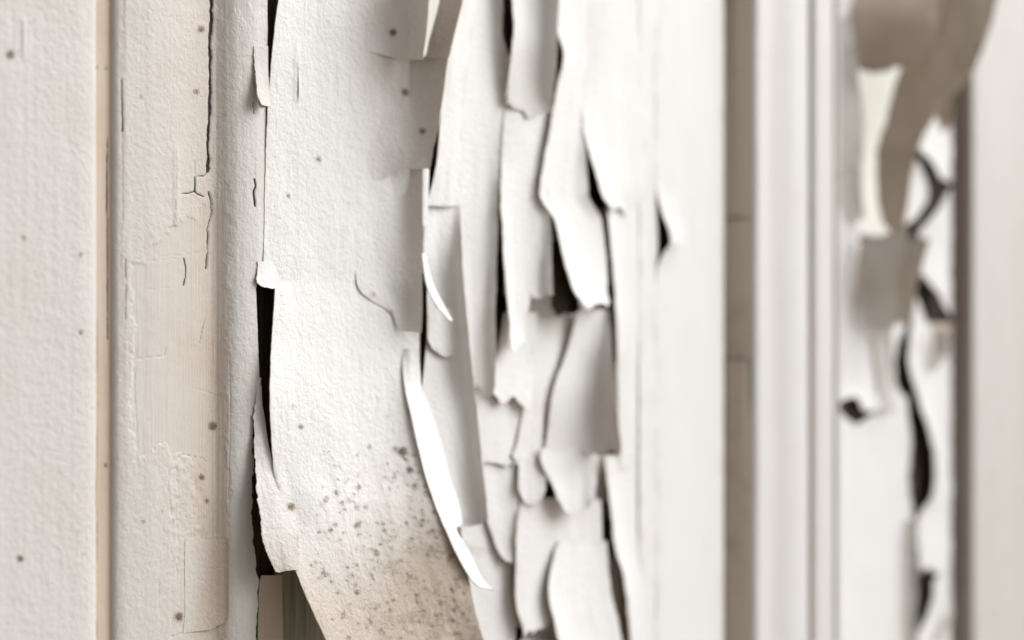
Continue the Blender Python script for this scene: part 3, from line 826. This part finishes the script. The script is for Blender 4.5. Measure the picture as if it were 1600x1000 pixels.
flake([r(795, (715, 4.4), (748, 4.5), (776, 4.5), (798, 4.6)), r(900, (728, 4.4), (758, 4.5), (784, 4.6), (806, 5)), r(970, (738, 4.4), (766, 4.5), (790, 4.6), (806, 4.8)), r(1060, (750, 4.4), (772, 4.5), (788, 4.6), (798, 4.8))],
      'flat white layer behind the tip of the bright ribbon', GA, res=6, thick=.3, rag=(0.51, 0.84, 0, 0), wob=.3)
flake([r(780, (814, 8.2), (850, 7.7), (900, 7.6), (939, 8.4)), r(850, (806, 9), (850, 7.6), (900, 7.5), (941, 9)), r(930, (806, 8.8), (835, 8), (865, 7.8), (900, 7.8)), [(819, 987, 9.2), (838, 983.5, 8.8), (855, 980.5, 8.6), (874, 976, 8.6)]],
      'lower broad white flake with a straight bottom edge', GA, res=6, thick=.3, rag=(0.84, 0.84, 0, 1.3), wob=.3, dirt_shade=lambda px, py: .03 + .15 * smooth(py, 830, 790))  # slightly beiger towards the top
flake([r(1000, (812, 5), (840, 5), (870, 5.2)), r(1060, (812, 5), (845, 5), (885, 5.4))], 'scrap of grey white paint at the bottom edge under the broad flake', GA, res=6, thick=.4, rag=(1, 0, 2, 0), wob=.2)
flake([r(845, (872, 8.4), (900, 8.4), (925, 8.4), (948, 9.4)), r(920, (857, 10.6), (890, 9.4), (925, 9), (955, 9.4)), r(980, (868, 12), (900, 10.2), (935, 9.6), (968, 9.6)), r(1060, (892, 13.4), (920, 11), (950, 10), (985, 9.8))],
      'large bright flake in the lower corner by the stile, left edge lifted', GA, res=6, thick=.3, rag=(0.84, 0.6, 0, 0), wob=.3)
flake([r(712, (944, 8), (960, 8.4), (982, 8.4), (1012, 8.3)), r(790, (954, 10), (966, 9.2), (985, 8.6), (1012, 8.3)), r(860, (963, 11), (972, 10), (988, 9), (1012, 8.3)), r(912, (977, 11), (984, 10.4), (994, 9.4), (1012, 8.4)), r(1060, (990, 9), (996, 8.8), (1003, 8.6), (1012, 8.4))],
      'narrow white flake along the stile right of the lower dark gap', GA, res=5, thick=.3, rag=(0.84, 0, 1.7, 0), wob=.2)
flake([r(872, (940, 3.2), (960, 3.4), (985, 4), (1008, 4)), r(1060, (960, 3.4), (975, 3.6), (995, 4), (1008, 4))],
      'beige underlayer showing in the lower gap next to the stile', GA, res=6, thick=.4, rag=(0.51, 0, 1.7, 0), wob=.2, mat=M_BEIGE)

# bottom-left corner under the largest flake
flake([r(899, (410, 5.6), (420, 4.8), (432, 4.2), (441, 4.0)), r(912, (405.5, 5.4), (418, 4.6), (430, 4.1), (441, 3.9)), r(960, (404, 5.2), (417, 4.5), (430, 4), (442, 3.9)), r(1080, (402, 5), (416, 4.4), (430, 4), (444, 3.8))],
      'dim greyish paint scrap in the corner below the ragged flap', GA, res=2.5, thick=.4, rag=(.8, .3, .8, 0), wob=.12, mat=M_TAUPE_SHADE)  # its shaded tone is painted by the taupe material
flake([r(860, (430, 1.4), (470, 1.4), (520, 1.4), (580, 1.4)), r(1080, (430, 1.4), (480, 1.4), (540, 1.4), (600, 1.4))],
      'strip of grey green timber bared under the largest flake', GA, res=6, thick=.4, rag=(0, 0, 0, 0), wob=.2, mat=M_GREYW, name='bare_wood_strip', cat='wood strip')

# paint film on the stile, torn open in one place
def film_l(y, a): return r(y, (999, 8.9), (1010, 8.8), (1018, 8.8), (a, 8.8))
flake([film_l(-2000, 1026), film_l(-300, 1026), film_l(0, 1026), film_l(280, 1025.5), film_l(330, 1026), film_l(380, 1028), film_l(430, 1026), film_l(1000, 1026), film_l(1300, 1026), film_l(3000, 1026)],
      'narrow film of white paint left of the tear in the stile', GC, res=6, thick=.3, rag=(.5, .2, 0, 0), wob=.15,
      attrfn=lambda px, py: {'gap': .24 * np.exp(-((px - 1004) / 4) ** 2) * np.maximum.reduce([smooth(py, 170, 195) * smooth(py, 340, 310), smooth(py, 845, 860) * smooth(py, 925, 905), .5 * smooth(py, 520, 540) * smooth(py, 610, 580)])})
def film_r(y, a, h): return r(y, (a, h), (a + 10, 8.9 + (h - 8.9) * .45), (1075, 8.9), (1122, 8.9), (1131, 8.4))
flake([film_r(-2000, 1025, 8.9), film_r(-300, 1025, 8.9), film_r(0, 1025, 8.9), film_r(284, 1024.5, 9), film_r(330, 1034, 10.5), film_r(366, 1047, 12), film_r(380, 1048, 12.2), film_r(394, 1038, 11), film_r(424, 1026, 9.2), film_r(470, 1025, 8.9), film_r(1000, 1025, 8.9), film_r(1300, 1025, 8.9), film_r(3000, 1025, 8.9)],
      'smooth white film on the broad stile with one black tear', GC, res=6, thick=.3, rag=(.2, 0, 0, 0), wob=.12)

# ================================================================== FLAKES ON THE FAR PANEL
B = dict(res=6, thick=.5, rag=(3, 2.5, 2, 4), freq=.07, wob=.4)
tp = dict(B, mat=M_TAUPE_SHADE, dirt_shade=lambda px, py: .15 + 0 * px)  # taupe set: shade of the left-facing flakes painted as colour
flake([r(-60, (1358, 4), (1395, 15), (1435, 27), (1484, 42)), r(25, (1328, 3), (1370, 16), (1415, 29), (1468, 44)), r(80, (1331, 4), (1365, 14.5), (1405, 26.5), (1455, 41)),
       [(1345, 116, 8), (1365, 121, 14), (1390, 119, 21.5), (1430, 112, 33)]],
      'broad shaded taupe flake across the top of the far panel', GB, **tp)
flake([r(-60, (1466, 30), (1500, 40), (1535, 50), (1575, 61)), r(60, (1441, 27), (1475, 37), (1505, 46), (1541, 57)), r(120, (1402, 18), (1440, 29), (1478, 40), (1516, 51)),
       r(185, (1386, 14), (1412, 22), (1440, 30.5), (1460, 36.5)), r(245, (1370, 11), (1392, 18), (1412, 24), (1431, 30)), r(310, (1372, 11), (1388, 16), (1402, 20.4), (1420, 26)),
       [(1376, 345, 12), (1390, 355, 16), (1403, 354, 19.6), (1416, 338, 24)]],
      'long shaded taupe flake slanting across the far panel and stile', GB, **tp)
flake([r(110, (1455, 20), (1478, 26), (1500, 32)), r(160, (1462, 22), (1478, 26), (1487, 30)), [(1470, 205, 24), (1480, 203, 26.5), (1486, 190, 28)]],
      'shaded taupe fringe hanging below the slanting flake by the far stile', GB, **tp)
flake([r(30, (1308, 9), (1318, 11), (1329, 13.5)), r(120, (1308, 8), (1324, 11.5), (1342, 16)), r(200, (1308, 7), (1328, 11), (1350, 15.5)), r(280, (1312, 6), (1330, 9), (1346, 12.5)), r(345, (1332, 5), (1342, 6.4), (1350, 8))],
      'narrow beige strip down the left of the far panel', GB, **dict(B, dirt_shade=lambda px, py: .14 + 0 * px))
flake([r(-60, (1300, 2.2), (1330, 2.2), (1362, 2.2)), r(30, (1300, 2.2), (1325, 2.2), (1350, 2.2)), r(120, (1300, 2.2), (1318, 2.2), (1335, 2.2))],
      'white patch in the top corner of the far panel', GB, **B)
flake([r(90, (1325, 1.3), (1360, 1.3), (1412, 1.3)), r(250, (1325, 1.3), (1355, 1.3), (1395, 1.3)), r(372, (1325, 1.3), (1355, 1.3), (1392, 1.3))],
      'pale green old paint bared below the broad taupe flake', GB, **dict(B, mat=M_SAGE, rag=(0, 0, 0, 0)))
flake([[(1456, 186, 7), (1470, 182, 7), (1487, 180, 7)], [(1437, 225, 8), (1462, 230, 7.6), (1487, 232, 7.4)], [(1436, 232, 9), (1472, 266, 8.4), (1487, 280, 8)]],
      'white flake above the black chevron in the far panel', GB, **B)
flake([[(1436, 362, 7.6), (1464, 330, 9), (1487, 292, 9)], r(390, (1436, 7), (1462, 7.6), (1487, 7.6)), [(1431, 428, 7.5), (1464, 455, 8.6), (1487, 495, 9)]],
      'white flake between the black chevron and the black slash', GB, **B)
flake([r(250, (1412, 3.2), (1425, 3.4), (1437, 3.6)), r(300, (1412, 3.2), (1430, 3.4), (1450, 3.6)), [(1405, 356, 3.2), (1422, 352, 3.4), (1432, 344, 3.6)]],
      'pale sliver left of the black chevron', GB, **B)
flake([[(1346, 366, 6), (1370, 369, 13), (1395, 362, 20.5), (1420, 352, 28)], r(400, (1341, 4), (1368, 12.4), (1394, 20.4), (1417, 27.4)), r(450, (1338, 4), (1365, 9), (1390, 16.5), (1411, 22.6)), r(510, (1334, 3.4), (1358, 5), (1380, 8), (1402, 12.5))],
      'rounded shaded taupe flake halfway up the far panel', GB, **dict(B, dirt_shade=lambda px, py: 8.0 * .07 * smooth(py, 520, 440)))  # tint paints the shade of the left-facing slope, fading downwards
flake([r(372, (1417, 27.5), (1434, 33.2), (1453, 39.6)), r(430, (1412, 25), (1424, 29), (1438, 33.8)), r(498, (1402, 14), (1411, 17.2), (1421, 21))],
      'shaded dark taupe edge strip right of the rounded flake', GB, **dict(B, dirt_shade=lambda px, py: .8 + 0 * px))  # strong tint paints the shade of the steep edge
flake([r(285, (1300, 3), (1325, 3), (1345, 3)), r(360, (1300, 3), (1330, 3), (1360, 3)), r(440, (1300, 3), (1350, 3), (1410, 4)), r(490, (1300, 3), (1355, 3), (1418, 5)), r(545, (1300, 3), (1355, 3.2), (1402, 5.2)), r(590, (1300, 3), (1355, 3.4), (1399, 5.6)),
       [(1300, 640, 3.4), (1337, 627, 4.6), (1353, 648, 4.8), (1414, 625, 6)]],
      'white layer left of the winding black gap in the far panel', GB, **B)
flake([[(1300, 632, 2.8), (1338, 663, 3), (1352, 656, 3.2), (1416, 616, 4)], r(690, (1300, 2.8), (1338, 2.8), (1380, 3), (1424, 4.6)), r(750, (1300, 2.8), (1338, 2.8), (1380, 3), (1420, 4.6)), r(815, (1300, 2.8), (1338, 2.8), (1380, 3), (1426, 4.2)), r(900, (1300, 2.8), (1338, 2.8), (1380, 3), (1424, 4)), r(1100, (1300, 2.8), (1338, 2.8), (1380, 3), (1426, 4))],
      'large white layer low on the far panel below the small black triangle', GB, **B)
flake([r(500, (1363, 6), (1380, 8), (1394, 11)), r(560, (1370, 5.4), (1383, 6.8), (1395, 9.2)), r(650, (1378, 4.6), (1384, 5.2), (1390, 6.2))],
      'narrow beige point hanging below the rounded taupe flake', GB, **dict(B, dirt_shade=lambda px, py: .14 + 0 * px))
flake([[(1431, 462, 6), (1452, 508, 6), (1487, 520, 6)], r(505, (1424, 6.4), (1450, 6), (1487, 6)), r(560, (1420, 6.8), (1450, 6), (1487, 6)), r(600, (1429, 7), (1455, 6), (1487, 6)), r(640, (1442, 8), (1460, 6.4), (1487, 6)), r(690, (1456, 8.5), (1468, 7), (1487, 6)), r(735, (1461, 8), (1474, 7), (1487, 6)), r(775, (1456, 8), (1470, 7), (1487, 6)),
       r(815, (1433, 7), (1460, 6.6), (1487, 6)), [(1440, 895, 7), (1462, 892, 7.2), (1487, 878, 7)]],
      'white flake right of the winding black gap in the far panel', GB, **B)
flake([r(515, (1455, 8), (1470, 12), (1486, 17)), r(545, (1457, 7.6), (1470, 11), (1484, 15)), r(580, (1452, 7), (1458, 8.4), (1464, 10))],
      'small beige curl against the far stile edge', GB, **dict(B, dirt_shade=lambda px, py: .2 + 0 * px))
flake([[(1460, 908, 5), (1475, 890, 5), (1487, 875, 5)], r(940, (1457, 5.4), (1470, 5), (1487, 5)), r(1000, (1432, 5), (1460, 5), (1487, 5)), r(1100, (1415, 5), (1450, 5), (1487, 5))],
      'white flake at the foot of the far panel by the stile edge', GB, **B)
flake([[(1462, 998, 6), (1475, 975, 7.5), (1489, 945, 10)], [(1464, 1010, 6), (1478, 985, 7.5), (1491, 955, 10)]],
      'thin beige splinter crossing the foot of the far panel', GB, **dict(B, dirt_shade=lambda px, py: .4 + 0 * px, rag=(0, 0, 0, 0), res=4))
flake([r(812, (1417, 5.2), (1425, 7), (1433, 9.6)), r(900, (1415, 5), (1423, 7), (1432, 10)), r(1100, (1412, 5), (1422, 7), (1432, 9.6))],
      'upright beige strip low on the far panel beside the black gap', GB, **dict(B, dirt_shade=lambda px, py: .12 + 0 * px))

# ------------------------------------------------------------------ unseen ground added below the frame for warm bounce light
gp = np.array([[[-30, -40, -.95], [40, -40, -.95]], [[-30, .5, -.95], [40, .5, -.95]]], float)
g = link('ground', grid_mesh('ground', gp, [M_GROUND]))
g['kind'] = 'structure'
g['label'] = 'unseen warm brown ground added before the panelled wall for bounce light'
